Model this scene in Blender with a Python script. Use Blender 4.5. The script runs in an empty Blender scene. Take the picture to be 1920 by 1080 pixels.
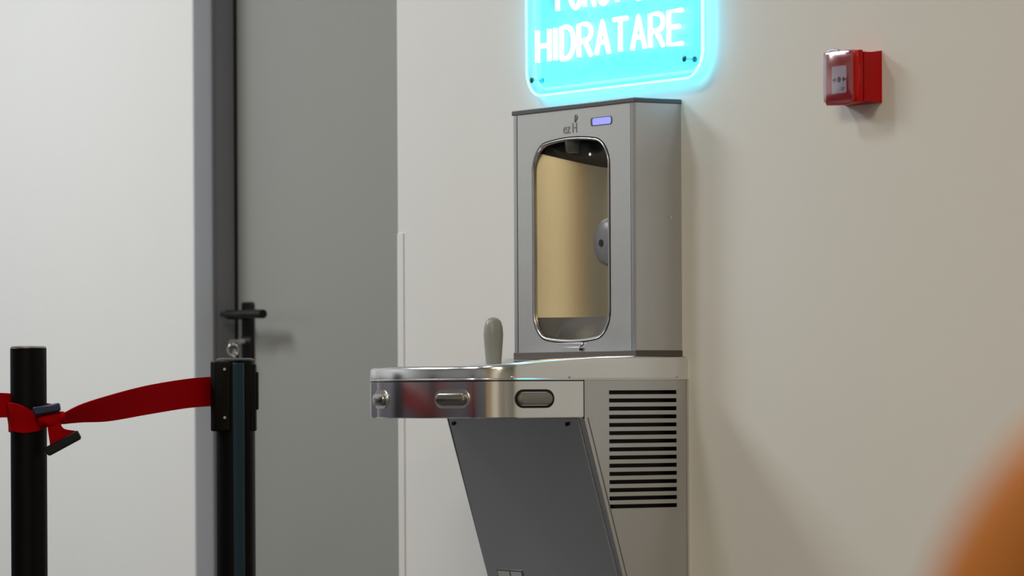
import bpy, bmesh, math, random
from mathutils import Vector, Matrix
random.seed(4)
sc = bpy.context.scene
COL = sc.collection
PI = math.pi

# ---------------------------------------------------------------- camera
cd = bpy.data.cameras.new('camera'); cam = bpy.data.objects.new('camera', cd); COL.objects.link(cam)
cd.sensor_width = 36.0; cd.lens = 140.6; cd.shift_y = 205/1920; cd.clip_end = 60; cd.clip_start = .05
A0 = math.radians(33); RHO = math.radians(.3)
fwd = Vector((-math.cos(A0), math.sin(A0), 0)); rgt = Vector((math.sin(A0), math.cos(A0), 0)); up = Vector((0, 0, 1))
r2 = rgt*math.cos(RHO) - up*math.sin(RHO); u2 = up*math.cos(RHO) + rgt*math.sin(RHO)
M = Matrix((r2, u2, -fwd)).transposed().to_4x4(); M.translation = Vector((5.703, -4.071, .90))
cam.matrix_world = M
cd.dof.use_dof = True; cd.dof.focus_distance = 6.95; cd.dof.aperture_fstop = 5.4
sc.camera = cam

# ---------------------------------------------------------------- world, view, lights
w = bpy.data.worlds.new('world'); sc.world = w; w.use_nodes = True
w.node_tree.nodes['Background'].inputs[0].default_value = (.75, .75, .8, 1)
w.node_tree.nodes['Background'].inputs[1].default_value = .3
sc.view_settings.view_transform = 'Standard'; sc.view_settings.look = 'None'
sc.view_settings.gamma = 1; sc.view_settings.use_curve_mapping = False
sc.view_settings.exposure = 0.0

def area(name, loc, size, power, col, target=None):
    l = bpy.data.lights.new(name, 'AREA'); l.energy = power; l.color = col
    l.shape = 'RECTANGLE'; l.size, l.size_y = size
    o = bpy.data.objects.new(name, l); COL.objects.link(o); o.location = loc
    if target is not None:
        o.rotation_euler = (Vector(target)-Vector(loc)).to_track_quat('-Z', 'Y').to_euler()
    return o
area('ceiling_lamp_far', (-2.6, -1.9, 2.95), (1.2, 1.2), 75, (.97, 1, 1))
area('ceiling_lamp_mid', (-.6, -1.3, 2.95), (.35, .35), 13, (1, .98, .95))
area('ceiling_lamp_near', (1.8, -2.8, 2.95), (1.2, 1.2), 55, (1, .85, .60))
area('ceiling_lamp_front', (4.6, -4.6, 2.95), (1.2, 1.2), 66, (1, .86, .62))

# ---------------------------------------------------------------- materials
def mat(name, col, rough=.5, metal=0, noise=None, bump=0, scale=40, stretch=None, spec=.5, emit=None, es=0, coat=0, aniso=0):
    m = bpy.data.materials.new(name); m.use_nodes = True; nt = m.node_tree; b = nt.nodes['Principled BSDF']
    b.inputs['Base Color'].default_value = (*col, 1); b.inputs['Roughness'].default_value = rough
    b.inputs['Metallic'].default_value = metal; b.inputs['Specular IOR Level'].default_value = spec
    b.inputs['Coat Weight'].default_value = coat
    if emit: b.inputs['Emission Color'].default_value = (*emit, 1); b.inputs['Emission Strength'].default_value = es
    if noise or bump:
        tc = nt.nodes.new('ShaderNodeTexCoord'); mp = nt.nodes.new('ShaderNodeMapping'); n = nt.nodes.new('ShaderNodeTexNoise')
        n.inputs['Scale'].default_value = scale; n.inputs['Detail'].default_value = 4
        if stretch: mp.inputs['Scale'].default_value = stretch
        nt.links.new(tc.outputs['Object'], mp.inputs[0]); nt.links.new(mp.outputs[0], n.inputs['Vector'])
        if noise:
            mx = nt.nodes.new('ShaderNodeMix'); mx.data_type = 'RGBA'
            mx.inputs[6].default_value = (*[c*(1-noise) for c in col], 1)
            mx.inputs[7].default_value = (*[min(1, c*(1+noise)) for c in col], 1)
            nt.links.new(n.outputs['Fac'], mx.inputs[0]); nt.links.new(mx.outputs[2], b.inputs['Base Color'])
        if bump:
            bp = nt.nodes.new('ShaderNodeBump'); bp.inputs['Strength'].default_value = bump; bp.inputs['Distance'].default_value = .002
            nt.links.new(n.outputs['Fac'], bp.inputs['Height']); nt.links.new(bp.outputs[0], b.inputs['Normal'])
    return m
WALL = mat('wall_paint', (.79, .79, .785), .55, noise=.012, bump=.05, scale=9, spec=.3)
CEIL = mat('ceiling_paint', (.82, .82, .80), .8, noise=.02, scale=5)
FLOOR = mat('floor_vinyl', (.072, .072, .075), .4, noise=.15, scale=12)
TAN = mat('reflected_tan', (.66, .50, .30), .7, noise=.03, scale=5)
DARKP = mat('reflected_plum', (.095, .078, .105), .5, noise=.1, scale=8)
DOOR = mat('door_grey_paint', (.315, .32, .305), .42, noise=.02, scale=4, spec=.4)
FRAME = mat('frame_steel_paint', (.60, .64, .75), .35, noise=.02, scale=6)
FRAMED = mat('frame_stop_shade', (.18, .186, .21), .45, noise=.02, scale=6)  # frame paint darkened, the rebate's shade put into the colour
RUB = mat('black_rubber', (.008, .008, .009), .7, noise=.2, scale=60)
GUARD = mat('corner_plastic', (.80, .80, .82), .35, noise=.01, scale=10)
STEEL = mat('brushed_steel', (.58, .58, .59), .27, 1, noise=.04, scale=60, stretch=(.6, .6, 14))
STEELV = mat('brushed_steel_vertical', (.56, .56, .575), .30, 1, noise=.04, scale=60, stretch=(9, 9, .4))
STEELF = mat('brushed_steel_front', (.76, .755, .75), .34, 1, noise=.04, scale=60, stretch=(9, 9, .4))
STEELD = mat('brushed_steel_panel', (.70, .70, .71), .36, 1, noise=.04, scale=60, stretch=(9, 9, .4))
BASINM = mat('satin_steel', (.80, .81, .83), .19, 1, noise=.03, scale=30)
ALC = mat('alcove_steel_gold_reflection', (.75, .665, .475), .33, 1, noise=.04, scale=50, stretch=(9, 9, .4))  # grey steel tinted gold, the warm room's reflection put into the colour
CAPG = mat('grey_plastic_trim', (.10, .10, .115), .35, noise=.05, scale=20)
BASET = mat('base_gasket', (.09, .078, .07), .4, noise=.05, scale=20)
BLK = mat('black_plastic', (.006, .006, .007), .35, noise=.1, scale=30, spec=.25)
HOODM = mat('hood_plastic', (.018, .018, .022), .4, noise=.1, scale=30)
NOZ = mat('nozzle_grey', (.09, .09, .09), .4, noise=.05, scale=30)
SENS = mat('sensor_plastic', (.20, .20, .24), .35, noise=.03, scale=30)
BTN = mat('push_bar_steel', (.42, .40, .37), .25, 1, noise=.04, scale=40)
BTNS = mat('push_bar_grey', (.24, .235, .23), .45, noise=.04, scale=40)
GUM = mat('mouthguard_rubber', (.27, .27, .255), .38, noise=.03, scale=30)
POST = mat('post_black_powder', (.002, .002, .003), .42, noise=.1, scale=80, spec=.14)
CASS = mat('cassette_black', (.003, .0027, .003), .5, noise=.1, scale=50, spec=.15)
CHROME = mat('chrome', (.75, .75, .76), .15, 1, noise=.02, scale=30)
CAPM = mat('post_cap_metal', (.55, .55, .56), .35, .9, noise=.03, scale=30)
BELT = mat('red_webbing', (.38, .0, .004), .75, noise=.12, bump=.3, scale=260, stretch=(1, 1, 6), spec=.05)
BLUEC = mat('navy_clip', (.008, .018, .075), .35, noise=.1, scale=40)
REDP = mat('red_plastic', (.56, .003, .003), .35, noise=.03, scale=20, spec=.25)
GLASSW = mat('call_glass_white', (.75, .75, .77), .35, noise=.02, scale=20)
INK = mat('ink_black', (.01, .01, .012), .6, noise=.1, scale=20)
INKG = mat('ink_grey', (.20, .20, .21), .6, noise=.1, scale=20)
BADGE = mat('badge_silver', (.50, .51, .54), .5, 0, noise=.04, scale=20)
LEATH = mat('cognac_leather', (.355, .12, .018), .6, noise=.12, bump=.2, scale=25, spec=.3)
NEON = mat('neon_white_cyan', (.8, .9, .9), .4, noise=.01, emit=(.30, .95, 1.0), es=7)
EDGE = mat('edge_light_cyan', (.8, .9, .9), .4, noise=.01, emit=(.26, .9, 1.0), es=2.2)
STRIP = mat('led_strip_cyan', (.8, .9, .9), .4, noise=.01, emit=(.02, .66, 1.0), es=22)
LED = mat('display_violet', (.1, .1, .3), .4, noise=.01, emit=(.30, .33, .95), es=1.0)
TEALB = mat('bolt_and_shadow_teal', (.02, .12, .13), .3, .4, noise=.05, scale=30)
# clear acrylic: lets light straight through, cyan tint put in to deepen the glow, glossy skin
ACR = bpy.data.materials.new('cyan_tint_acrylic'); ACR.use_nodes = True
nt = ACR.node_tree; nt.nodes.remove(nt.nodes['Principled BSDF']); out = nt.nodes['Material Output']
tr = nt.nodes.new('ShaderNodeBsdfTransparent'); tr.inputs[0].default_value = (.74, .98, 1, 1)
gl = nt.nodes.new('ShaderNodeBsdfGlossy'); gl.inputs['Roughness'].default_value = .05
mxs = nt.nodes.new('ShaderNodeMixShader'); mxs.inputs[0].default_value = .05
nt.links.new(tr.outputs[0], mxs.inputs[1]); nt.links.new(gl.outputs[0], mxs.inputs[2]); nt.links.new(mxs.outputs[0], out.inputs[0])
CLR = ACR.copy(); CLR.name = 'cover_reflection_tint'
CLR.node_tree.nodes['Transparent BSDF'].inputs[0].default_value = (.80, .74, .86, 1)  # violet tint paints a purple reflection into the clear cover
CLR.node_tree.nodes['Mix Shader'].inputs[0].default_value = .26
CLR.node_tree.nodes['Glossy BSDF'].inputs['Roughness'].default_value = .15

# ---------------------------------------------------------------- helpers
def obj(name, bm, m, parent=None, smooth=None, bevel=0, seg=2):
    me = bpy.data.meshes.new(name); bmesh.ops.recalc_face_normals(bm, faces=bm.faces[:]); bm.to_mesh(me); bm.free()
    o = bpy.data.objects.new(name, me); COL.objects.link(o)
    for x in (m if isinstance(m, (list, tuple)) else [m]): me.materials.append(x)
    if smooth is not None:
        me.polygons.foreach_set('use_smooth', [True]*len(me.polygons)); me.set_sharp_from_angle(angle=math.radians(smooth))
    if bevel:
        b = o.modifiers.new('bevel', 'BEVEL'); b.width = bevel; b.segments = seg; b.limit_method = 'ANGLE'
        me.polygons.foreach_set('use_smooth', [True]*len(me.polygons)); me.set_sharp_from_angle(angle=math.radians(40))
    if parent is not None:
        o.parent = parent
        o.matrix_parent_inverse = parent_world(parent).inverted()
    return o
def parent_world(p):
    m = p.matrix_basis.copy()
    if p.parent: m = parent_world(p.parent) @ p.matrix_parent_inverse @ m
    return m
def tag(o, label, cat, group=None):
    o['label'] = label; o['category'] = cat
    if group: o['group'] = group
    return o
def empty(name, loc, label, cat, group=None):
    o = bpy.data.objects.new(name, None); COL.objects.link(o); o.location = loc; o.empty_display_size = .05
    return tag(o, label, cat, group)
def struct(o): o['kind'] = 'structure'; return o
def box(bm, x0, x1, y0, y1, z0, z1):
    v = [bm.verts.new((x, y, z)) for z in (z0, z1) for y in (y0, y1) for x in (x0, x1)]
    for f in ((0, 2, 3, 1), (4, 5, 7, 6), (0, 1, 5, 4), (2, 6, 7, 3), (0, 4, 6, 2), (1, 3, 7, 5)): bm.faces.new([v[i] for i in f])
def B(*b):
    bm = bmesh.new(); box(bm, *b); return bm
def prism(bm, pts, d):            # closed outline pts (3D), extruded by vector d
    a = [bm.verts.new(p) for p in pts]; b = [bm.verts.new(Vector(p)+Vector(d)) for p in pts]
    n = len(pts); bm.faces.new(a); bm.faces.new(b[::-1])
    for i in range(n): bm.faces.new((a[i], a[(i+1) % n], b[(i+1) % n], b[i]))
def loft(bm, rings, closed=True, cap0=False, cap1=False):
    V = [[bm.verts.new(p) for p in r] for r in rings]; n = len(V[0])
    for a, b in zip(V, V[1:]):
        for i in range(n if closed else n-1):
            j = (i+1) % n; bm.faces.new((a[i], a[j], b[j], b[i]))
    if cap0: bm.faces.new(V[0])
    if cap1: bm.faces.new(V[-1][::-1])
    return V
def lathe(bm, prof, c, n=32, axis='z'):   # prof: (radius, height)
    rings = []
    for r, h in prof:
        ring = []
        for i in range(n):
            a = 2*PI*i/n; p = (r*math.cos(a), r*math.sin(a), h)
            if axis == 'y': p = (p[0], h, p[1])
            if axis == 'x': p = (h, p[0], p[1])
            ring.append(Vector(p)+Vector(c))
        rings.append(ring)
    loft(bm, rings, True, True, True)
def tube(bm, pts, r, n=10, closed=False):
    pts = [Vector(p) for p in pts]; m = len(pts); rings = []
    ref = None
    for i, p in enumerate(pts):
        a = pts[(i-1) % m] if (closed or i > 0) else p
        b = pts[(i+1) % m] if (closed or i < m-1) else p
        t = (b-a).normalized()
        if ref is None: ref = t.orthogonal().normalized()
        ref = (ref - t*ref.dot(t)).normalized(); s = t.cross(ref)
        rr = r[i] if isinstance(r, (list, tuple)) else r
        rings.append([p + ref*rr*math.cos(2*PI*k/n) + s*rr*math.sin(2*PI*k/n) for k in range(n)])
    if closed: rings.append(rings[0])
    V = loft(bm, rings[:-1] if closed else rings, True, not closed, not closed)
    if closed:
        a, b = V[-1], V[0]
        # match ring twist
        k0 = min(range(n), key=lambda k: (a[0].co-b[k].co).length)
        for i in range(n): bm.faces.new((a[i], a[(i+1) % n], b[(i+1+k0) % n], b[(i+k0) % n]))
def rrect(x0, x1, z0, z1, r, n=8, bulge=0):   # rounded rectangle outline in (x,z); bulge arches top and bottom
    P = []
    for cx, cz, a0 in ((x1-r, z1-r, 0), (x0+r, z1-r, 90), (x0+r, z0+r, 180), (x1-r, z0+r, 270)):
        if a0 == 90 and bulge:
            for k in range(1, 8): P.append((x1-r-(x1-x0-2*r)*k/8, z1))
        if a0 == 270 and bulge:
            for k in range(1, 8): P.append((x0+r+(x1-x0-2*r)*k/8, z0))
        for k in range(n+1):
            a = math.radians(a0+90*k/n); P.append((cx+r*math.cos(a), cz+r*math.sin(a)))
    if bulge:
        xc, hw, zc, hh = (x0+x1)/2, (x1-x0)/2, (z0+z1)/2, (z1-z0)/2
        P = [(x, z + bulge*(1-((x-xc)/hw)**2)*max(-1, min(1, (z-zc)/(hh-r)))) for x, z in P]
    return P

# ---------------------------------------------------------------- room shell
XL, XR = -4.6, 8.4; YF = -6.4; ZC = 3.0; DX0, DX1, DZ = -1.808, -.9708, 2.12
bm = bmesh.new(); box(bm, XL, DX0, 0, .2, 0, ZC); box(bm, DX1, XR, 0, .2, 0, ZC); box(bm, DX0, DX1, 0, .2, DZ, ZC)
struct(obj('wall_back', bm, WALL))
struct(obj('wall_left', B(XL-.15, XL, YF, .2, 0, ZC), WALL))
struct(obj('wall_right', B(XR, XR+.15, YF, .2, 0, ZC), WALL))
struct(obj('wall_front', B(XL-.15, XR+.15, YF-.15, YF, 0, ZC), WALL))
struct(obj('added_tan_panel', B(.75, 2.6, YF, YF+.02, 0, 2.6), TAN))           # unseen tan panel, added for warm reflections in the steel
struct(obj('floor', B(XL-.15, XR+.15, YF-.15, .3, -.1, 0), FLOOR))
struct(obj('ceiling', B(XL-.15, XR+.15, YF-.15, .3, ZC, ZC+.1), CEIL))
bm = bmesh.new(); box(bm, XL, XL+.03, YF+.03, -.05, 0, 1.06); box(bm, XL, .70, YF, YF+.03, 0, 1.16)
struct(obj('added_dado', bm, DARKP))       # unseen dado on the far walls, added for dark reflections in the apron
bm = bmesh.new()                                                            # steel frame lining the opening
box(bm, DX0-.0, DX0+.003, .001, .046, 0, DZ); box(bm, DX1-.003, DX1, .001, .15, 0, DZ); box(bm, DX0, DX1, .001, .15, DZ-.003, DZ)
struct(obj('trim_2', bm, FRAME))
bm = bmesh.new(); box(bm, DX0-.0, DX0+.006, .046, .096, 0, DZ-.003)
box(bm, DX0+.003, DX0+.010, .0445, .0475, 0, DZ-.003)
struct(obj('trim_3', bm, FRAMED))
struct(obj('trim_4', B(DX0, DX0+.011, .096, .19, 0, DZ-.003), RUB))      # black strip standing in for the dark gap beside the leaf
bm = bmesh.new(); box(bm, DX1-.0015, DX1+.0190, -.0018, .0, 0, 1.2213)
box(bm, DX1+.0190, DX1+.0213, -.0030, 0, 0, 1.2213)
box(bm, DX1-.0015, DX1, 0, .02, 0, 1.2213)
struct(obj('trim_5', bm, GUARD, bevel=.0006))
door = struct(obj('door_1', B(DX0+.013, DX1-.004, .100, .145, .006, DZ-.004), DOOR, bevel=.001))
hp = obj('door_handle', B(-1.768, -1.722, .092, .100, .86, 1.106), BLK, door, bevel=.004, seg=3)
bm = bmesh.new(); tube(bm, [(-1.745, .093, 1.0785), (-1.745, .045, 1.0785)], .010, 16)
tube(bm, [(-1.765, .045, 1.0795), (-1.725, .045, 1.0795), (-1.700, .045, 1.0785), (-1.655, .045, 1.0785), (-1.588, .045, 1.077)], [.006, .0065, .008, .0095, .0095], 14)
obj('lever', bm, BLK, hp, smooth=50)
bm = bmesh.new(); lathe(bm, [(.0085, .075), (.0085, .093)], (-1.745, 0, 1.022), 20, 'y'); obj('lock_cylinder', bm, CHROME, hp, smooth=40)
kr = empty('key_ring', (-1.745, .07, 1.018), 'small silver key ring with keys hanging from the lock below the door lever', 'keys')
bm = bmesh.new(); tube(bm, [Vector((-1.745, .060, 1.0035))+rgt*.0115*math.cos(a)+up*.0125*math.sin(a) for a in [2*PI*i/24 for i in range(24)]], .0021, 8, True)
obj('ring', bm, CHROME, kr, smooth=60)
bm = bmesh.new(); box(bm, -1.7465, -1.7435, .058, .075, 1.019, 1.026); lathe(bm, [(.006, -.0012), (.006, .0012)], (-1.745, .056, 1.0205), 16, 'x')
obj('key', bm, CHROME, kr, smooth=30)
bm = bmesh.new(); lathe(bm, [(.007, -.001), (.007, .001)], (-1.734, .058, 1.000), 16, 'y'); box(bm, -1.7365, -1.7315, .057, .059, .955, .996)
obj('key', bm, CHROME, kr, smooth=30)

# ---------------------------------------------------------------- drinking fountain with bottle filler
W = .445; HW = W/2
ft = empty('drinking_fountain', (-HW, 0, .42), 'brushed steel wall-hung drinking fountain with a bottle filling station on top', 'drinking fountain')
# cabinet side outline in (y,z)
ZA, ZS = .8645, .9285            # apron bottom, seam
def yfront(z): return -.2195 + (.8627-z)*(.0790/.273)
ZB = .42
# -- louvered right side panel
LY0, LY1, LZ0, LZ1 = -.1675, -.0250, .7068, .9112
def side_panel(x0, x1):
    bm = bmesh.new()
    def quad(pts): prism(bm, [(x0, y, z) for y, z in pts], (x1-x0, 0, 0))
    quad([(0, ZS), (0, LZ1), (-.2195, LZ1), (-.2195, ZS)])
    quad([(0, LZ1), (0, LZ0), (LY1, LZ0), (LY1, LZ1)])
    quad([(LY0, LZ1), (LY0, LZ0), (yfront(LZ0), LZ0), (yfront(.8627), .8627), (-.2195, LZ1)])
    quad([(0, LZ0), (0, ZB), (yfront(ZB), ZB), (yfront(LZ0), LZ0)])
    n = 15; pitch = (LZ1-LZ0-.007)/(n-1)
    for i in range(n-1):
        zt = LZ1-.007-i*pitch; zb = zt-(pitch-.007)
        quad([(LY0, zt), (LY1, zt), (LY1, zb), (LY0, zb)])
    return bm
obj('side_panel', side_panel(-.0022, 0), STEELV, ft)
bm = bmesh.new(); prism(bm, [(-W, y, z) for y, z in ((0, ZS), (-.2195, ZS), (-.2195, .8627), (yfront(ZB)+.004, ZB), (0, ZB))], (.002, 0, 0)); obj('side_panel', bm, STEELV, ft)
bm = bmesh.new(); prism(bm, [(-W+.01, y, z) for y, z in ((-.006, .925), (-.19, .925), (-.185, .86), (yfront(.66)+.03, .66), (-.006, .66))], (W-.032, 0, 0)); obj('dark_interior', bm, BLK, ft)  # black block standing in for the darkness behind the louvers
# -- slanted front panel
bm = bmesh.new()
pr = [(yfront(.8645), .8645), (yfront(ZB), ZB), (yfront(ZB)+.02, ZB), (yfront(.8645)+.02, .8645)]
prism(bm, [(-W+.004, y, z) for y, z in pr], (W-.024, 0, 0))
fp = obj('front_panel', bm, STEELD, ft, bevel=.002)
bm = bmesh.new()     # rounded fold along the right edge of the front panel
for a in (0,):
    rings = []
    for z in (.8645, ZB):
        y = yfront(z); r = []
        for k in range(7):
            t = math.radians(90*k/6); r.append((-.0085+.0085*math.cos(t)-.0, y+.0085-.0085*math.sin(t)-.002, z))
        r += [(-.0165, y-.002, z), (-.0175, y+.003, z), (-.0175, y+.012, z), (0.0012, y+.0085, z)]
        rings.append(r)
    loft(bm, rings, True, True, True)
obj('edge_trim', bm, BASINM, ft, smooth=50)
for x in (-.425, -.055):
    bm = bmesh.new(); lathe(bm, [(.0035, -.003), (.0035, 0), (.001, .0005)], (x, yfront(.853)-.0005, .853), 14, 'y'); obj('screw', bm, BLK, fp, smooth=40)
# -- badge low on the front panel
sl = Vector((0, .0790, -.273)).normalized(); nrm = Vector((0, -.273, -.0790)).normalized()
def onp(x, s, h=.001): return Vector((x, yfront(.8627), .8627)) + sl*s + nrm*h     # s metres down the slope
def slab(bm, x0, x1, s0, s1, h0, h1): 
    prism(bm, [onp(x0, s0, h0), onp(x1, s0, h0), onp(x1, s1, h0), onp(x0, s1, h0)], nrm*(h1-h0))
bm = bmesh.new(); slab(bm, -.404, -.318, .285, .345, -.002, .0012); bd = obj('badge', bm, CAPG, fp, bevel=.001)
bm = bmesh.new(); slab(bm, -.400, -.362, .2885, .338, .001, .002); slab(bm, -.357, -.322, .2885, .338, .001, .002); obj('badge_block', bm, BADGE, bd)

# -- basin outline (plan view)
def outline():
    fy, sag, r = -.440, .030, .065; P = [(0, 0), (0, -.10), (0, -.2), (0, -.30)]
    yc = fy+sag+r
    for k in range(13):
        a = math.radians(7.5*k); P.append((-r+r*math.cos(a), yc-r*math.sin(a)))
    for k in range(1, 16):
        x = -r-(W-2*r)*k/16; t = (x+HW)/(HW-r); P.append((x, fy+sag*t*t))
    for k in range(13):
        a = math.radians(90-7.5*k); P.append((-W+r-r*math.cos(a), yc-r*math.sin(a)))
    P += [(-W, -.30), (-W, -.2), (-W, -.10), (-W, 0)]
    return P
OUT = outline()
def inset(P, d):   # closed polygon offset inward (clockwise seen from above is handled by sign)
    n = len(P); R = []
    for i in range(n):
        a, b, c = Vector(P[i-1]), Vector(P[i]), Vector(P[(i+1) % n])
        e1 = (b-a).normalized(); e2 = (c-b).normalized(); n1 = Vector((-e1.y, e1.x)); n2 = Vector((-e2.y, e2.x))
        m = (n1+n2); m = m/max(.3, m.dot(n1)) if m.length > 1e-6 else n1
        R.append(tuple(b - m*d*SGN))
    return R
ar = sum(OUT[i-1][0]*OUT[i][1]-OUT[i][0]*OUT[i-1][1] for i in range(len(OUT)))
SGN = 1 if ar < 0 else -1
# -- apron with recesses for the push bars (band), closed underneath
bm = bmesh.new()
def ring(d, z, P=OUT): return [(x, y, z if not callable(z) else z(x, y)) for x, y in inset(P, d)]
OA = [(0, -.2195)]+OUT[3:-4]+[(-W, -.2195)]
loft(bm, [ring(d, z, OA) for d, z in ((.012, ZA+.004), (.008, ZA+.0005), (.0015, ZA), (.0003, ZA+.0015), (.0003, ZS-.0012), (.003, ZS-.0012))], True, True, True)
apron = obj('apron', bm, BASINM, ft, smooth=35)
bm = bmesh.new(); box(bm, -.002, .0004, -.2202, -.2190, ZA-.002, ZS); obj('seam', bm, BLK, apron)
# -- basin top
def sm(t): t = max(0, min(1, t)); return t*t*(3-2*t)
def ztop(x, y):
    return .9545 + max(.0165*sm((y+.20)/.085), .0150*sm((y+.43)/.22)*sm((x+.11)/.09))
def zt(dz): return lambda x, y: ztop(x, y)-dz
bc = (-HW, -.285)
base = [ring(.004, ZS-.0005), ring(.0, ZS), ring(-.0015, ZS+.001), ring(-.0015, ZS+.0025), ring(.0, ZS+.004), ring(.0003, zt(.008)), ring(.0010, zt(.0045)), ring(.0030, zt(.0018)), ring(.0065, zt(.0004)), ring(.012, zt(0)), ring(.02, zt(0))]
angs = [math.atan2(y-bc[1], x-bc[0]) for x, y in OUT]
def bowl(s, z): return [(bc[0]+.165*s*math.cos(a), bc[1]+.115*s*math.sin(a), z(bc[0]+.165*s*math.cos(a), bc[1]+.115*s*math.sin(a)) if callable(z) else z) for a in angs]
base += [bowl(1.0, zt(.001)), bowl(.97, zt(.006)), bowl(.9, .925), bowl(.75, .905), bowl(.5, .892), bowl(.12, .886)]
bm = bmesh.new(); loft(bm, base, True, True, True)
basin = obj('basin', bm, BASINM, ft, smooth=40)
bm = bmesh.new(); lathe(bm, [(.03, .886), (.03, .889), (.024, .889), (.022, .8875)], (bc[0], bc[1], 0), 24); obj('drain', bm, STEEL, basin, smooth=40)
for y in (-.375+.21, -.2505, -.020):
    pass
for y, z in ((-.366, .9335), (-.2485, .9335), (-.022, .9335)):
    bm = bmesh.new(); lathe(bm, [(.0028, -.001), (.0028, .0012), (.001, .002)], (0, y, z), 12, 'x'); obj('screw', bm, CHROME, basin, smooth=40)
# rear corner shadow gap piece: thin backing flange against the wall
bm = bmesh.new(); box(bm, -W-.002, .0022, -.004, 0, .45, ZS+.002); obj('wall_flange', bm, STEELD, ft)
# -- push bars: follow the outline by arclength
def walk(s):
    P = [Vector(p) for p in OUT]; acc = 0
    for a, b in zip(P, P[1:]):
        L = (b-a).length
        if acc+L >= s:
            t = (s-acc)/L; e = (b-a).normalized(); return a+(b-a)*t, Vector((-e.y, e.x))*SGN
        acc += L
    return P[-1], Vector((0, 0))
def arclen(px_pt):
    P = [Vector(p) for p in OUT]; acc = 0; best = (9, 0)
    for a, b in zip(P, P[1:]):
        d = (a-Vector(px_pt)).length
        if d < best[0]: best = (d, acc)
        acc += (b-a).length
    return best[1]
def push_bar(s, matl, rim):
    zc = .8975; hl, hh = .0395, .0160
    p, n = walk(s); T = Vector((-n.y, n.x))
    def P3(u, z, h):
        q, nn = walk(s+u); return (q.x+nn.x*h, q.y+nn.y*h, zc+z)
    def pill(a, b, k=10):
        R = []
        for i in range(k+1): t = math.radians(-90+180*i/k); R.append((a-b+b*math.cos(t), b*math.sin(t)))
        for i in range(k+1): t = math.radians(90+180*i/k); R.append((-a+b+b*math.cos(t), b*math.sin(t)))
        return R
    bm = bmesh.new(); O = pill(hl, hh); I = pill(hl-.0045, hh-.0045)
    loft(bm, [[P3(u, z, -.003) for u, z in O], [P3(u, z, .0012) for u, z in O], [P3(u, z, .0010) for u, z in I], [P3(u, z, -.002) for u, z in I]], True, False, True)
    sur = obj('bar_surround', bm, rim, apron, smooth=35)
    bm = bmesh.new(); rr = []
    for d, h in ((0, -.002), (0, .003), (.0015, .0062), (.0045, .0078)):
        rr.append([P3(u, z, h) for u, z in pill(hl-.0055-d, hh-.0055-d)])
    loft(bm, rr, True, True, True); obj('push_bar', bm, matl, ft, smooth=35)
push_bar(.3210, BTNS, RUB)
PB2 = arclen((-.110, -.433)); PB3 = arclen((-.335, -.433))
push_bar(PB2, BTN, STEELD); push_bar(PB3, BTN, STEELD)
push_bar(arclen((-W, -.30))+.02, BTNS, RUB)
# -- bubbler with tall mouth guard
bm = bmesh.new(); lathe(bm, [(.012, .905), (.0135, .95), (.0145, .97), (.0165, .995), (.0175, 1.012), (.0165, 1.025), (.0135, 1.035), (.008, 1.0405), (.002, 1.042)], (-.268, -.232, 0), 28)
bub = obj('bubbler', bm, GUM, ft, smooth=60)
bm = bmesh.new(); lathe(bm, [(.021, .89), (.021, .915), (.015, .919)], (-.268, -.232, 0), 24); obj('bubbler_collar', bm, CHROME, bub, smooth=40)

# -- bottle filler
FX0, FX1, FY, FZ0, FZ1 = -.4055, -.0168, -.0990, .981, 1.4125
fillr = bmesh.new()
def ushape(z0, z1, t=.0015, ret=.0125, r=.0025):
    # folded sheet: left side, back omitted, right side with small front returns
    for sx, x in ((1, FX1), (-1, FX0)):
        box(fillr, min(x, x-sx*t), max(x, x-sx*t), FY+r, 0, z0, z1)
        rings = []
        for z in (z0, z1):
            o_ = [(x-sx*(r-r*math.cos(math.radians(a))), FY+r-r*math.sin(math.radians(a)), z) for a in range(0, 91, 15)]
            i_ = [(x-sx*(r-(r-t)*math.cos(math.radians(a))), FY+r-(r-t)*math.sin(math.radians(a)), z) for a in range(90, -1, -15)]
            e = [(x-sx*ret, FY, z), (x-sx*ret, FY+t, z)]
            rings.append(o_+e+i_)
        loft(fillr, rings, True, True, True)
ushape(FZ0, FZ1)
box(fillr, FX0+.002, FX1-.002, -.006, -.001, FZ0, FZ1)
fl = obj('bottle_filler', fillr, STEELV, ft, smooth=35)
for y, z in ((-.0242, 1.2131),):
    bm = bmesh.new(); lathe(bm, [(.0030, -.001), (.0030, .001), (.001, .002)], (FX1, y, z), 12, 'x'); obj('screw', bm, CHROME, fl, smooth=40)
obj('top_cap', B(FX0-.002, FX1+.0025, FY-.002, 0, FZ1, FZ1+.0085), CAPG, fl, bevel=.0015)
obj('base_trim', B(FX0-.001, FX1+.0015, FY-.001, 0, FZ0-.013, FZ0), BASET, fl, bevel=.001)
# front plate with arched opening
OX0, OX1, OZ0, OZ1 = -.3395, -.0985, 1.012, 1.348
N = 8
op = rrect(OX0, OX1, OZ0, OZ1, .040, N, bulge=.012)
fx0, fx1, fz0, fz1 = FX0+.0140, FX1-.0145, FZ0+.0, FZ1-.0
def outer_pt(x, z):   # cast from the opening's centre to the plate rectangle
    cx, cz = (OX0+OX1)/2, (OZ0+OZ1)/2; dx, dz = x-cx, z-cz; k = 1e9
    if dx > 1e-9: k = min(k, (fx1-cx)/dx)
    if dx < -1e-9: k = min(k, (fx0-cx)/dx)
    if dz > 1e-9: k = min(k, (fz1-cz)/dz)
    if dz < -1e-9: k = min(k, (fz0-cz)/dz)
    return cx+dx*k, cz+dz*k
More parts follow.
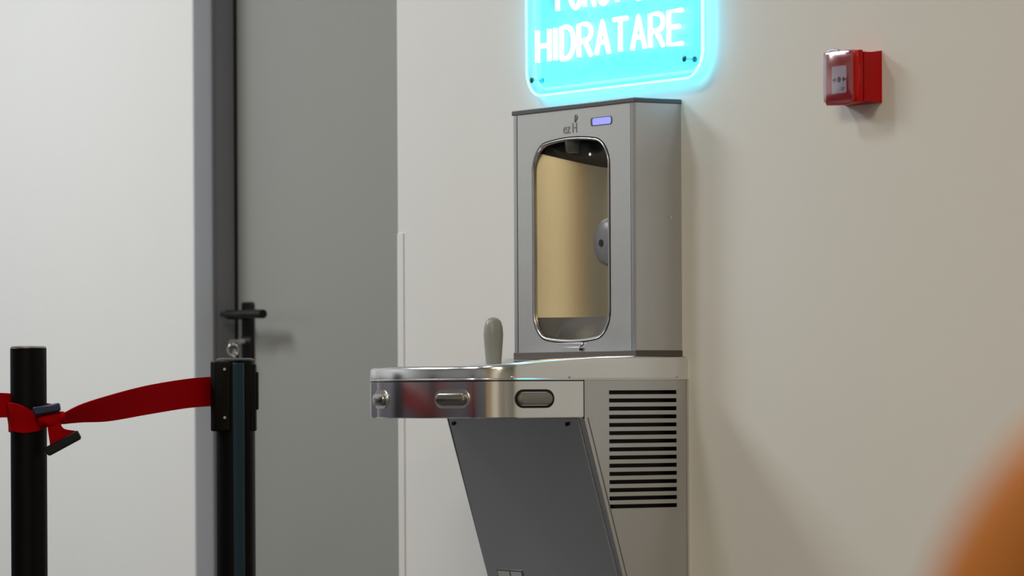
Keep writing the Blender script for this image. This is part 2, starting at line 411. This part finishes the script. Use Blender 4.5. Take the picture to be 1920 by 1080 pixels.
# subdivide opening outline and add plate corners exactly
opd = []
for i, (x, z) in enumerate(op):
    opd.append((x, z)); x2, z2 = op[(i+1) % len(op)]
    L = math.hypot(x2-x, z2-z); k = int(L/.012)
    for j in range(1, k+1): opd.append((x+(x2-x)*j/(k+1), z+(z2-z)*j/(k+1)))
outp = [outer_pt(*p) for p in opd]
for cx, cz in ((fx0, fz0), (fx0, fz1), (fx1, fz0), (fx1, fz1)):
    i = min(range(len(outp)), key=lambda i: (outp[i][0]-cx)**2+(outp[i][1]-cz)**2); outp[i] = (cx, cz)
bm = bmesh.new()
YP = FY+.0006
loft(bm, [[(x, YP+.002, z) for x, z in outp], [(x, YP, z) for x, z in outp], [(x, YP, z) for x, z in opd], [(x, YP+.002, z) for x, z in opd]], True)
plate = obj('front_plate', bm, STEELF, fl, smooth=30)
# bezel: rolled lip round the opening
def off(P, d):
    n = len(P); R = []; cx, cz = (OX0+OX1)/2, (OZ0+OZ1)/2
    for i in range(n):
        a, b, c = P[i-1], P[i], P[(i+1) % n]
        tx, tz = c[0]-a[0], c[1]-a[1]; L = math.hypot(tx, tz); nx, nz = tz/L, -tx/L
        if nx*(b[0]-cx)+nz*(b[1]-cz) < 0: nx, nz = -nx, -nz
        R.append((b[0]+nx*d, b[1]+nz*d))
    return R
bm = bmesh.new()
prof = [(.0025, .0012), (.0022, -.0010), (.0012, -.0018), (-.0004, -.0018), (-.0016, -.0008), (-.0022, .001), (-.0022, .005)]
loft(bm, [[(x, YP+h, z) for x, z in off(opd, d)] for d, h in prof], True)
obj('bezel', bm, STEEL, fl, smooth=50)
bm = bmesh.new(); loft(bm, [[(x, YP+h, z) for x, z in off(opd, d)] for d, h in ((.0044, .0003), (.0043, -.0006), (.0024, -.0006), (.0023, .0003))], True)
obj('bezel_gasket', bm, BLK, fl, smooth=50)
# alcove: concave back wall as a half ellipse in plan, sloping floor
hx = (OX1-OX0)/2+.002; cx = (OX0+OX1)/2; DEP = .0865
bm = bmesh.new(); rings = []
for z in (OZ0+.030, OZ1+.012):
    rings.append([(cx+hx*math.cos(PI*k/32), YP+.004+(DEP-.004)*(1-abs(math.cos(PI*k/32))**2.1), z) for k in range(33)])
loft(bm, rings, False)
alc = obj('alcove_back', bm, ALC, fl, smooth=60)
bm = bmesh.new(); arc = [(cx+hx*math.cos(PI*k/32), YP+.004+(DEP-.004)*(1-abs(math.cos(PI*k/32))**2.1)) for k in range(33)]
A_ = [(x, y, OZ0+.032) for x, y in arc]; B_ = [(cx+(x-cx)*.99, YP+.004+(y-YP-.004)*.62, OZ0+.0005+.010*((x-cx)/hx)**2-.010) for x, y in arc]
C_ = [(x*1.0, YP+.004, OZ0-.0120+.030*((x-cx)/hx)**4) for x, y in arc]
loft(bm, [A_, B_, C_], False); obj('drip_tray', bm, mat('tray_grey', (.075, .073, .075), .5, 0, noise=.05, scale=30), fl, smooth=60)
bm = bmesh.new(); loft(bm, [[(x, y, OZ1+.012) for x, y in arc], [(x, YP+.010, OZ1+.012) for x, y in arc]], False); obj('alcove_roof', bm, HOODM, fl)
# hood: dark body hanging deepest at the centre, with nozzle and status lamp
bm = bmesh.new(); rings = []
def hz(x): t = (x-cx)/hx; return 1.311 + .032*min(1, abs(t))**1.6
for k in range(33):
    x, y = arc[k]; x = cx+(x-cx)*.995
    rings.append([(x, YP+.012+(y-YP-.012)*f, (OZ1+.011) if i in (0, 3) else hz(x)+(.018 if i == 1 else 0)) for i, f in enumerate((.35, .35, .985, .985))])
loft(bm, rings, True, True, True); hood = obj('hood', bm, HOODM, fl, smooth=40)
bm = bmesh.new(); lathe(bm, [(.010, 1.336), (.0125, 1.339), (.0145, 1.358)], (-.232, -.084, 0), 20); obj('nozzle', bm, NOZ, fl, smooth=40)
bm = bmesh.new(); lathe(bm, [(.0028, 0), (.0028, -.0015), (.001, -.003)], (-.212, YP+.012+(DEP-.012)*.35+.0005, 1.3335), 12, 'y'); obj('status_lamp', bm, mat('lamp_white', (.8, .8, .8), .3, noise=.01, emit=(1, 1, 1), es=.6), hood, smooth=60)
# sensor boss on the alcove's back
sx, sz = -.222, 1.178
bm = bmesh.new(); lathe(bm, [(.044, -.011), (.042, -.018), (.034, -.024), (.020, -.027), (.006, -.028)], (sx, 0, sz), 36, 'y'); sen = obj('sensor', bm, SENS, fl, smooth=60)
bm = bmesh.new(); lathe(bm, [(.0068, -.027), (.0062, -.0295)], (sx-.004, 0, sz-.002), 16, 'y'); obj('sensor_eye', bm, INK, sen)
# small steel tab under the opening
bm = bmesh.new(); prism(bm, [(-.262, FY-.0002, .9965), (-.178, FY-.0002, .9965), (-.188, FY-.0002, .9880), (-.252, FY-.0002, .9880)], (0, -.004, 0)); obj('steel_tab', bm, STEELD, fl, bevel=.0008)
bm = bmesh.new(); lathe(bm, [(.0026, 0), (.0026, -.0035)], (-.186, FY, .9845), 10, 'y'); obj('screw', bm, BLK, fl)
# display
bm = bmesh.new(); prism(bm, [(x, YP+.0005, z) for x, z in rrect(-.1535, -.0870, 1.3785, 1.3935, .005, 5)], (0, -.0012, 0)); dsp = obj('display', bm, CAPG, fl)
bm = bmesh.new(); prism(bm, [(x, YP-.0008, z) for x, z in rrect(-.1465, -.0895, 1.3800, 1.3922, .004, 5)], (0, -.0006, 0)); obj('lit_counter', bm, LED, dsp)
# printed maker's mark above the opening
def text_mesh(s, size, loc, rotx=PI/2, extr=.0003, name='lettering', m=INKG, parent=None, sx=1):
    cu = bpy.data.curves.new('t', 'FONT'); cu.body = s; cu.size = size; cu.extrude = extr
    to = bpy.data.objects.new('t', cu); COL.objects.link(to)
    dg = bpy.context.evaluated_depsgraph_get(); dg.update()
    me = bpy.data.meshes.new_from_object(to.evaluated_get(dg)); COL.objects.unlink(to); bpy.data.objects.remove(to)
    bm = bmesh.new(); bm.from_mesh(me); bpy.data.meshes.remove(me)
    bm.transform(Matrix.Translation(loc) @ Matrix.Rotation(rotx, 4, 'X') @ Matrix.Diagonal((sx, 1, 1, 1)))
    return obj(name, bm, m, parent)
text_mesh('ez', .026, (-.242, YP-.0003, 1.3705), parent=fl, name='printed_mark')
text_mesh('H', .026, (-.213, YP-.0003, 1.3705), parent=fl, name='printed_mark', sx=.9)
bm = bmesh.new(); tube(bm, [(-.2035, YP-.0003, 1.3895), (-.1985, YP-.0003, 1.3935), (-.196, YP-.0003, 1.3985), (-.2005, YP-.0003, 1.4020), (-.2035, YP-.0003, 1.3980), (-.2035, YP-.0003, 1.3895)], .0012, 6)
obj('printed_mark', bm, INKG, fl)

# ---------------------------------------------------------------- illuminated sign
SY = -.020
sg = empty('illuminated_sign', (-.187, 0, 1.4545), 'glowing cyan acrylic wall sign with white neon lettering above the bottle filler', 'sign')
PX0, PX1, PZ0, PZ1 = -.4790, .0755, 1.4545, 1.790
P = rrect(PX0, PX1, PZ0, PZ1, .048, 10)
bm = bmesh.new(); prism(bm, [(x, SY+.0025, z) for x, z in P], (0, -.005, 0)); obj('acrylic_panel', bm, ACR, sg)
bm = bmesh.new(); tube(bm, [(x, SY, z) for x, z in P], .0022, 8, True); obj('lit_edge', bm, EDGE, sg, smooth=60)
P2 = rrect(PX0+.012, PX1-.012, PZ0+.012, PZ1-.012, .038, 8)
bm = bmesh.new(); tube(bm, [(x, -.009, z) for x, z in P2], .0025, 8, True); obj('led_strip', bm, STRIP, sg, smooth=60)
def ell(cx_, cz_, rx, rz, a0, a1, n=10):
    return [(cx_+rx*math.cos(math.radians(a0+(a1-a0)*k/n)), cz_+rz*math.sin(math.radians(a0+(a1-a0)*k/n))) for k in range(n+1)]
GL = {'H': [[(0, 0), (0, 1)], [(1, 0), (1, 1)], [(0, .5), (1, .5)]], 'I': [[(.5, 0), (.5, 1)]],
      'D': [[(0, 0), (0, 1), (.35, 1)]+ell(.35, .5, .65, .5, 90, -90)+[(0, 0)]],
      'R': [[(0, 0), (0, 1), (.5, 1)]+ell(.5, .74, .5, .26, 90, -90)+[(0, .48)], [(.45, .48), (1, 0)]],
      'P': [[(0, 0), (0, 1), (.5, 1)]+ell(.5, .72, .5, .28, 90, -90)+[(0, .44)]],
      'A': [[(0, 0), (.5, 1), (1, 0)], [(.2, .36), (.8, .36)]],
      'T': [[(0, 1), (1, 1)], [(.5, 1), (.5, 0)]],
      'E': [[(1, 1), (0, 1), (0, 0), (1, 0)], [(0, .52), (.8, .52)]],
      'U': [[(0, 1), (0, .4)]+ell(.5, .4, .5, .4, 180, 360)+[(1, .4), (1, 1)]],
      'N': [[(0, 0), (0, 1), (1, 0), (1, 1)]],
      'C': [ell(.55, .5, .55, .5, 50, 310, 16)]}
def neon(word, x0, x1, z0, h, gap=.30):
    ws = [.16 if c == 'I' else (.7 if c == ' ' else 1) for c in word]
    unit = (x1-x0)/(sum(ws)+gap*(len(word)-1)); x = x0
    for c, wd in zip(word, ws):
        if c != ' ':
            bm = bmesh.new()
            for st in GL[c]:
                tube(bm, [(x+unit*wd*(u), SY-.0075, z0+h*v) for u, v in st], .0044, 8)
            obj('letter', bm, NEON, sg, smooth=70)
        x += unit*(wd+gap)
neon('HIDRATARE', -.431, .026, 1.5150, .058, .42)
neon('PUNCT DE', -.364, -.035, 1.6045, .058, .42)
for x, z in ((PX0+.022, PZ0+.030), (PX1-.048, PZ0+.0335), (PX0+.022, PZ1-.03), (PX1-.048, PZ1-.03)):
    bm = bmesh.new(); lathe(bm, [(.0050, 0), (.0050, -.003), (.0006, -.003), (.0006, SY+.001)], (x, 0, z), 16, 'y'); obj('bolt_shadow_disc', bm, TEALB, sg, smooth=40)  # teal disc paints the bolt's shadow on the wall, thin pin to panel
    bm = bmesh.new(); lathe(bm, [(.0055, SY-.0025), (.0055, SY-.0045), (.003, SY-.0055)], (x, 0, z), 16, 'y'); obj('bolt', bm, TEALB, sg, smooth=40)

# ---------------------------------------------------------------- fire alarm call point
cp = empty('fire_alarm_call_point', (.503, 0, 1.375), 'red square fire alarm call point on the wall right of the fountain', 'fire alarm')
CX0, CX1, CZ0, CZ1 = .4560, .5500, 1.3785, 1.4640
def pin(x0, x1, z0, z1, b, n=8):   # outline with sides bowed outward
    P = []
    for k in range(n): t = k/n; P.append((x0+(x1-x0)*t, z0-b*math.sin(PI*t)))
    for k in range(n): t = k/n; P.append((x1+b*math.sin(PI*t), z0+(z1-z0)*t))
    for k in range(n): t = k/n; P.append((x1-(x1-x0)*t, z1+b*math.sin(PI*t)))
    for k in range(n): t = k/n; P.append((x0-b*math.sin(PI*t), z1-(z1-z0)*t))
    return P
bm = bmesh.new()
loft(bm, [[(x, y, z) for x, z in pin(CX0+d, CX1-d, CZ0+d, CZ1-d, b)] for y, d, b in ((0, 0, .000), (-.006, .001, -.001), (-.018, .003, -.002), (-.030, .003, -.002), (-.034, .0025, -.001))], True, True, True)
cb = obj('back_box', bm, REDP, cp, smooth=40)
bm = bmesh.new()
loft(bm, [[(x, y, z) for x, z in pin(CX0+d, CX1-.005-d, CZ0+d, CZ1-d, b)] for y, d, b in ((-.034, .002, .000), (-.036, .0, .0015), (-.042, .0, .0015), (-.046, .003, .001), (-.0475, .010, 0), (-.0475, .018, 0))], True, True, True)
cf = obj('front_cover', bm, REDP, cp, smooth=40)
bm = bmesh.new(); prism(bm, [(x, -.0474, z) for x, z in rrect(.4790, .5175, 1.3955, 1.4405, .003, 4)], (0, -.0012, 0)); gw = obj('break_plate', bm, GLASSW, cp)
bm = bmesh.new(); zc = 1.4180; xc = .4985; Yg = -.0488
lathe(bm, [(.0048, Yg+.0003), (.0048, Yg-.0003)], (xc, 0, zc), 20, 'y')
for s in (-1, 1):
    x = xc+s*.0082
    prism(bm, [(x, Yg+.0003, zc), (x+s*.0042, Yg+.0003, zc+.0048), (x+s*.0042, Yg+.0003, zc+.0016), (x+s*.0095, Yg+.0003, zc+.0016), (x+s*.0095, Yg+.0003, zc-.0016), (x+s*.0042, Yg+.0003, zc-.0016), (x+s*.0042, Yg+.0003, zc-.0048)], (0, -.0006, 0))
obj('symbol', bm, INK, gw)
bm = bmesh.new(); box(bm, .5045, .513, -.0489, -.0485, 1.4030, 1.4045); box(bm, .5045, .511, -.0489, -.0485, 1.4000, 1.4012); obj('printed_line', bm, INKG, gw)
bm = bmesh.new()
loft(bm, [[(x, y, z) for x, z in pin(CX0+.002+d, CX1-.014-d, CZ0+.004+d, CZ1+.001-d, b)] for y, d, b in ((-.0465, 0, .001), (-.0495, .0005, .0015), (-.0515, .004, .001))], True, False, True)
obj('clear_flap', bm, CLR, cp, smooth=40)
bm = bmesh.new(); tube(bm, [(.470, -.050, 1.4655), (.486, -.050, 1.4680), (.500, -.050, 1.4655)], .0022, 8); obj('flap_hinge', bm, CLR, cp, smooth=50)

# ---------------------------------------------------------------- barrier posts
def bpost(name, x, y, r, ztop_, label, cassette):
    t = empty(name, (x, y, 0), label, 'barrier post', 'black belt barrier posts')
    bm = bmesh.new(); lathe(bm, [(.165, 0), (.165, .012), (.155, .018), (.05, .03), (r+.004, .035)], (x, y, 0), 48); obj('base', bm, POST, t, smooth=40)
    bm = bmesh.new(); lathe(bm, [(r, .03), (r, ztop_-.002), (r-.002, ztop_)], (x, y, 0), 48); obj('pole', bm, POST, t, smooth=40)
    bm = bmesh.new(); lathe(bm, [(r-.001, ztop_-.002), (r-.001, ztop_+.0015), (r-.006, ztop_+.003)], (x, y, 0), 48); obj('cap', bm, CAPM if not cassette else CAPG, t, smooth=40)
    return t
PLx, PLy, PLr, PLz = -.584, -.990, .0315, .991
PRx, PRy, PRr, PRz = -.598, -.572, .0350, .970
bpost('barrier_post', PLx, PLy, PLr, PLz, 'plain black barrier post at left with red belt knotted round it', False)
t = bpost('barrier_post', PRx, PRy, PRr, PRz, 'black barrier post with belt cassette standing in front of the door handle', True)
# cassette collar on the right post: belt side (towards image left), clip side (towards image right), front rib
ang0 = math.atan2(fwd.y, fwd.x)
def loc(u, v, z): q = Vector((PRx, PRy, 0)) + rgt*u - fwd*v; return (q.x, q.y, z)   # u right in view, v towards viewer
bm = bmesh.new()
prism(bm, [loc(u, v, .842) for u, v in ((-.0430, -.022), (-.0430, .024), (-.034, .034), (-.006, .0385), (-.006, .030), (-.030, .0), (-.020, -.022))], (0, 0, .126)); c1 = obj('belt_cassette', bm, CASS, t, bevel=.003)
for z in (.953, .8665):
    q = loc(-.0165, .0378, z); d = -fwd*.002 
    bm = bmesh.new(); tube(bm, [q, Vector(q)+d], .0026, 10); obj('screw', bm, CHROME, c1, smooth=40)
bm = bmesh.new(); prism(bm, [loc(u, v, .842) for u, v in ((.0375, -.016), (.0375, .014), (.028, .022), (.024, .0), (.028, -.02))], (0, 0, .120)); obj('side_collar', bm, CASS, t, bevel=.002)
bm = bmesh.new(); prism(bm, [loc(u, v, .880) for u, v in ((.0415, -.012), (.0415, .010), (.036, .012), (.036, -.012))], (0, 0, .068)); obj('belt_receiver', bm, CASS, t, bevel=.002)
bm = bmesh.new(); prism(bm, [loc(u, v, .40) for u, v in ((-.002, .034), (-.002, .0375), (.009, .0365), (.018, .0325), (.018, .029))], (0, 0, .564)); obj('channel_strip', bm, mat('channel_blue_black', (.022, .055, .088), .28, .5, noise=.05, scale=30), t, bevel=.001)

# ---------------------------------------------------------------- belts
def ribbon(bm, rows, th=.0012):
    # rows: (centre point, half-width vector); double-sided thin webbing with real thickness
    ring = []
    for i, (c, h) in enumerate(rows):
        c = Vector(c); h = Vector(h)
        a = Vector(rows[max(i-1, 0)][0]); b = Vector(rows[min(i+1, len(rows)-1)][0]); t = (b-a).normalized(); n = t.cross(h).normalized()*th
        fold = n*6
        ring.append([c+h+n, c+h*.5+n*.6, c+n, c-h*.5+n*1.4, c-h+n, c-h-n, c-h*.5-n*.6, c-n, c+h*.5-n*1.4, c+h-n])
    loft(bm, ring, True, True, True)
def interp(keys, n=8):
    rows = []
    for i in range(len(keys)-1):
        p0, p1, p2, p3 = keys[max(i-1, 0)], keys[i], keys[i+1], keys[min(i+2, len(keys)-1)]
        for k in range(n):
            s = k/n; f = lambda a, b, c, d: .5*((2*b)+(c-a)*s+(2*a-5*b+4*c-d)*s*s+(3*b-a-3*c+d)*s**3)
            rows.append((tuple(f(*[Vector(q[0])[j] for q in (p0, p1, p2, p3)]) for j in range(3)), tuple(f(*[Vector(q[1])[j] for q in (p0, p1, p2, p3)]) for j in range(3))))
    rows.append(keys[-1]); return rows
VW = -fwd   # towards the viewer, horizontally
def PL(u, v, z): q = Vector((PLx, PLy, 0)) + rgt*u + VW*v; return Vector((q.x, q.y, z))
start = Vector(loc(-.0425, .004, .9135)); knot = PL(.062, .036, .866)
def mixp(t, z, dv=0): q = start.lerp(knot, t); return Vector((q.x, q.y, z)) + VW*dv
b1 = empty('barrier_belt', (knot.x, knot.y, knot.z), 'red barrier belt stretched between the two posts and knotted, black end clip dangling', 'barrier belt', 'red barrier belts')
bm = bmesh.new()
keys = [(start, Vector((0, 0, .0265))), (mixp(.18, .9095), Vector((0, 0, .0262))), (mixp(.45, .898, .003), Vector((0, 0, .0255))+VW*.004), (mixp(.7, .884, .004), Vector((0, 0, .022))+VW*.010), (mixp(.88, .8755, .002), Vector((0, 0, .0150))+VW*.010), (knot, Vector((0, 0, .0080))+VW*.008)]
ribbon(bm, interp(keys)); obj('tape', bm, BELT, b1, smooth=50)
bm = bmesh.new()   # wrap: from the knot round the front of the post to the left
keys = []
for k in range(15):
    a = math.radians(-12+ 17.5*k); rr = PLr+.0022+.002*math.sin(k*1.3)**2
    zz = .866-.005*math.sin(k*.5); hw = .0095+.0150*sm((k-1.5)/6)
    if k > 9: zz += .0*k
    keys.append((PL(rr*math.cos(a), rr*math.sin(a), zz), Vector((0, 0, hw))+PL(math.cos(a), math.sin(a), 0).__sub__(PL(0, 0, 0))*.002))
ribbon(bm, interp(keys, 4), .0018); obj('tape_wrap', bm, BELT, b1, smooth=50)
bm = bmesh.new()   # knot lump
rings = []
for i in range(13):
    t = i/12; r = .0145*math.sin(PI*(.1+.8*t))**.6; c = PL(.022+.046*t, .040-.004*t, .864+.006*t)
    rings.append([c + (VW*math.cos(2*PI*k/20)*.75 + Vector((0, 0, 1))*math.sin(2*PI*k/20))*r*(1+.14*math.sin(3*2*PI*k/20+i*.7)) for k in range(20)])
loft(bm, rings, True, True, True); obj('tape_knot', bm, BELT, b1, smooth=70)
bm = bmesh.new()   # tail flaring into the dangling clip
cdir = (rgt*.88+Vector((0, 0, .47))).normalized()
clipc = PL(.064, .040, .8275)
ribbon(bm, interp([(PL(.047, .042, .864), rgt*.011), (PL(.052, .043, .850), rgt*.014), (clipc+Vector((0, 0, .006)), cdir*.0255), (clipc, cdir*.0265)], 6), .0014); obj('tape_tail', bm, BELT, b1, smooth=50)
def clip(bm, c, d, L, h, dep):
    n = d.cross(VW).normalized(); 
    pts = [c + d*a*L/2 + n*b*h/2 for a, b in ((-1, -1), (1, -1), (1, .5), (.94, 1), (-.94, 1), (-1, .5))]
    prism(bm, [p - VW*dep/2 for p in pts], VW*dep)
bm = bmesh.new(); clip(bm, clipc-Vector((0, 0, .003))+VW*.001, cdir, .0650, .0165, .016); obj('end_clip', bm, BLK, b1, bevel=.002)
# second belt: leaves the frame at left, its navy clip pushed through the knot
e0 = PL(-.030, .0, .8900)
b2 = empty('barrier_belt', (e0.x, e0.y, e0.z), 'red barrier belt running out of the picture at left, navy clip tucked at the knot', 'barrier belt', 'red barrier belts')
far = e0 - rgt*.9 + Vector((0, 0, .075)) - fwd*.25
bm = bmesh.new(); ribbon(bm, interp([(far, Vector((0, 0, .0265))), (e0.lerp(far, .5)-Vector((0, 0, .006)), Vector((0, 0, .0265))), (e0.lerp(far, .1)-Vector((0, 0, .0035)), Vector((0, 0, .0225))), (e0, Vector((0, 0, .021))), (PL(-.010, -.038, .880), Vector((0, 0, .020))), (PL(.028, -.030, .882), Vector((0, 0, .012))), (PL(.042, .0, .884), Vector((0, 0, .008))), (PL(.040, .036, .884), Vector((0, 0, .006)))], 8)); obj('tape', bm, BELT, b2, smooth=50)
bm = bmesh.new(); clip(bm, PL(.037, .047, .8835), (rgt*.985+Vector((0, 0, .17))).normalized(), .047, .0150, .016); obj('end_clip', bm, BLUEC, b2, bevel=.003)

# ---------------------------------------------------------------- chair close to the lens (out of focus)
fx_, fy_ = 4.732, -2.994
ch = empty('chair', (fx_, fy_, 0), 'orange-brown upholstered chair back, out of focus at the lower right corner', 'chair')
def CW(u, v, z): q = Vector((fx_, fy_, 0)) + rgt*u + VW*v; return Vector((q.x, q.y, z))
bk = rrect(-.232, .232, .50, .932, .150, 14)
bm = bmesh.new(); cz0 = .716
def bring(s, v): return [CW(u*s, v+.035*(1-(u/.232)**2)-.12*(z-.5), cz0+(z-cz0)*s) for u, z in bk]
loft(bm, [bring(.90, -.030), bring(.97, -.024), bring(1, -.010), bring(1, .008), bring(.97, .022), bring(.90, .028), bring(.5, .034)], True, True, True)
obj('backrest', bm, LEATH, ch, smooth=60)
st = rrect(-.235, .235, -.23, .23, .07, 8)
bm = bmesh.new(); loft(bm, [[CW(u*s, v*s+.24, z) for u, v in st] for s, z in ((.94, .415), (1, .425), (1, .455), (.96, .475), (.8, .485))], True, True, True); obj('seat', bm, LEATH, ch, smooth=60)
for su in (-1, 1):
    bm = bmesh.new(); tube(bm, [CW(su*.20, .44, .43), CW(su*.215, .46, 0)], [.016, .011], 12); obj('leg', bm, BLK, ch, smooth=40)
    bm = bmesh.new(); tube(bm, [CW(su*.15, .008, .60), CW(su*.19, .05, .43), CW(su*.215, -.02, 0)], [.013, .016, .011], 12); obj('leg', bm, BLK, ch, smooth=40)
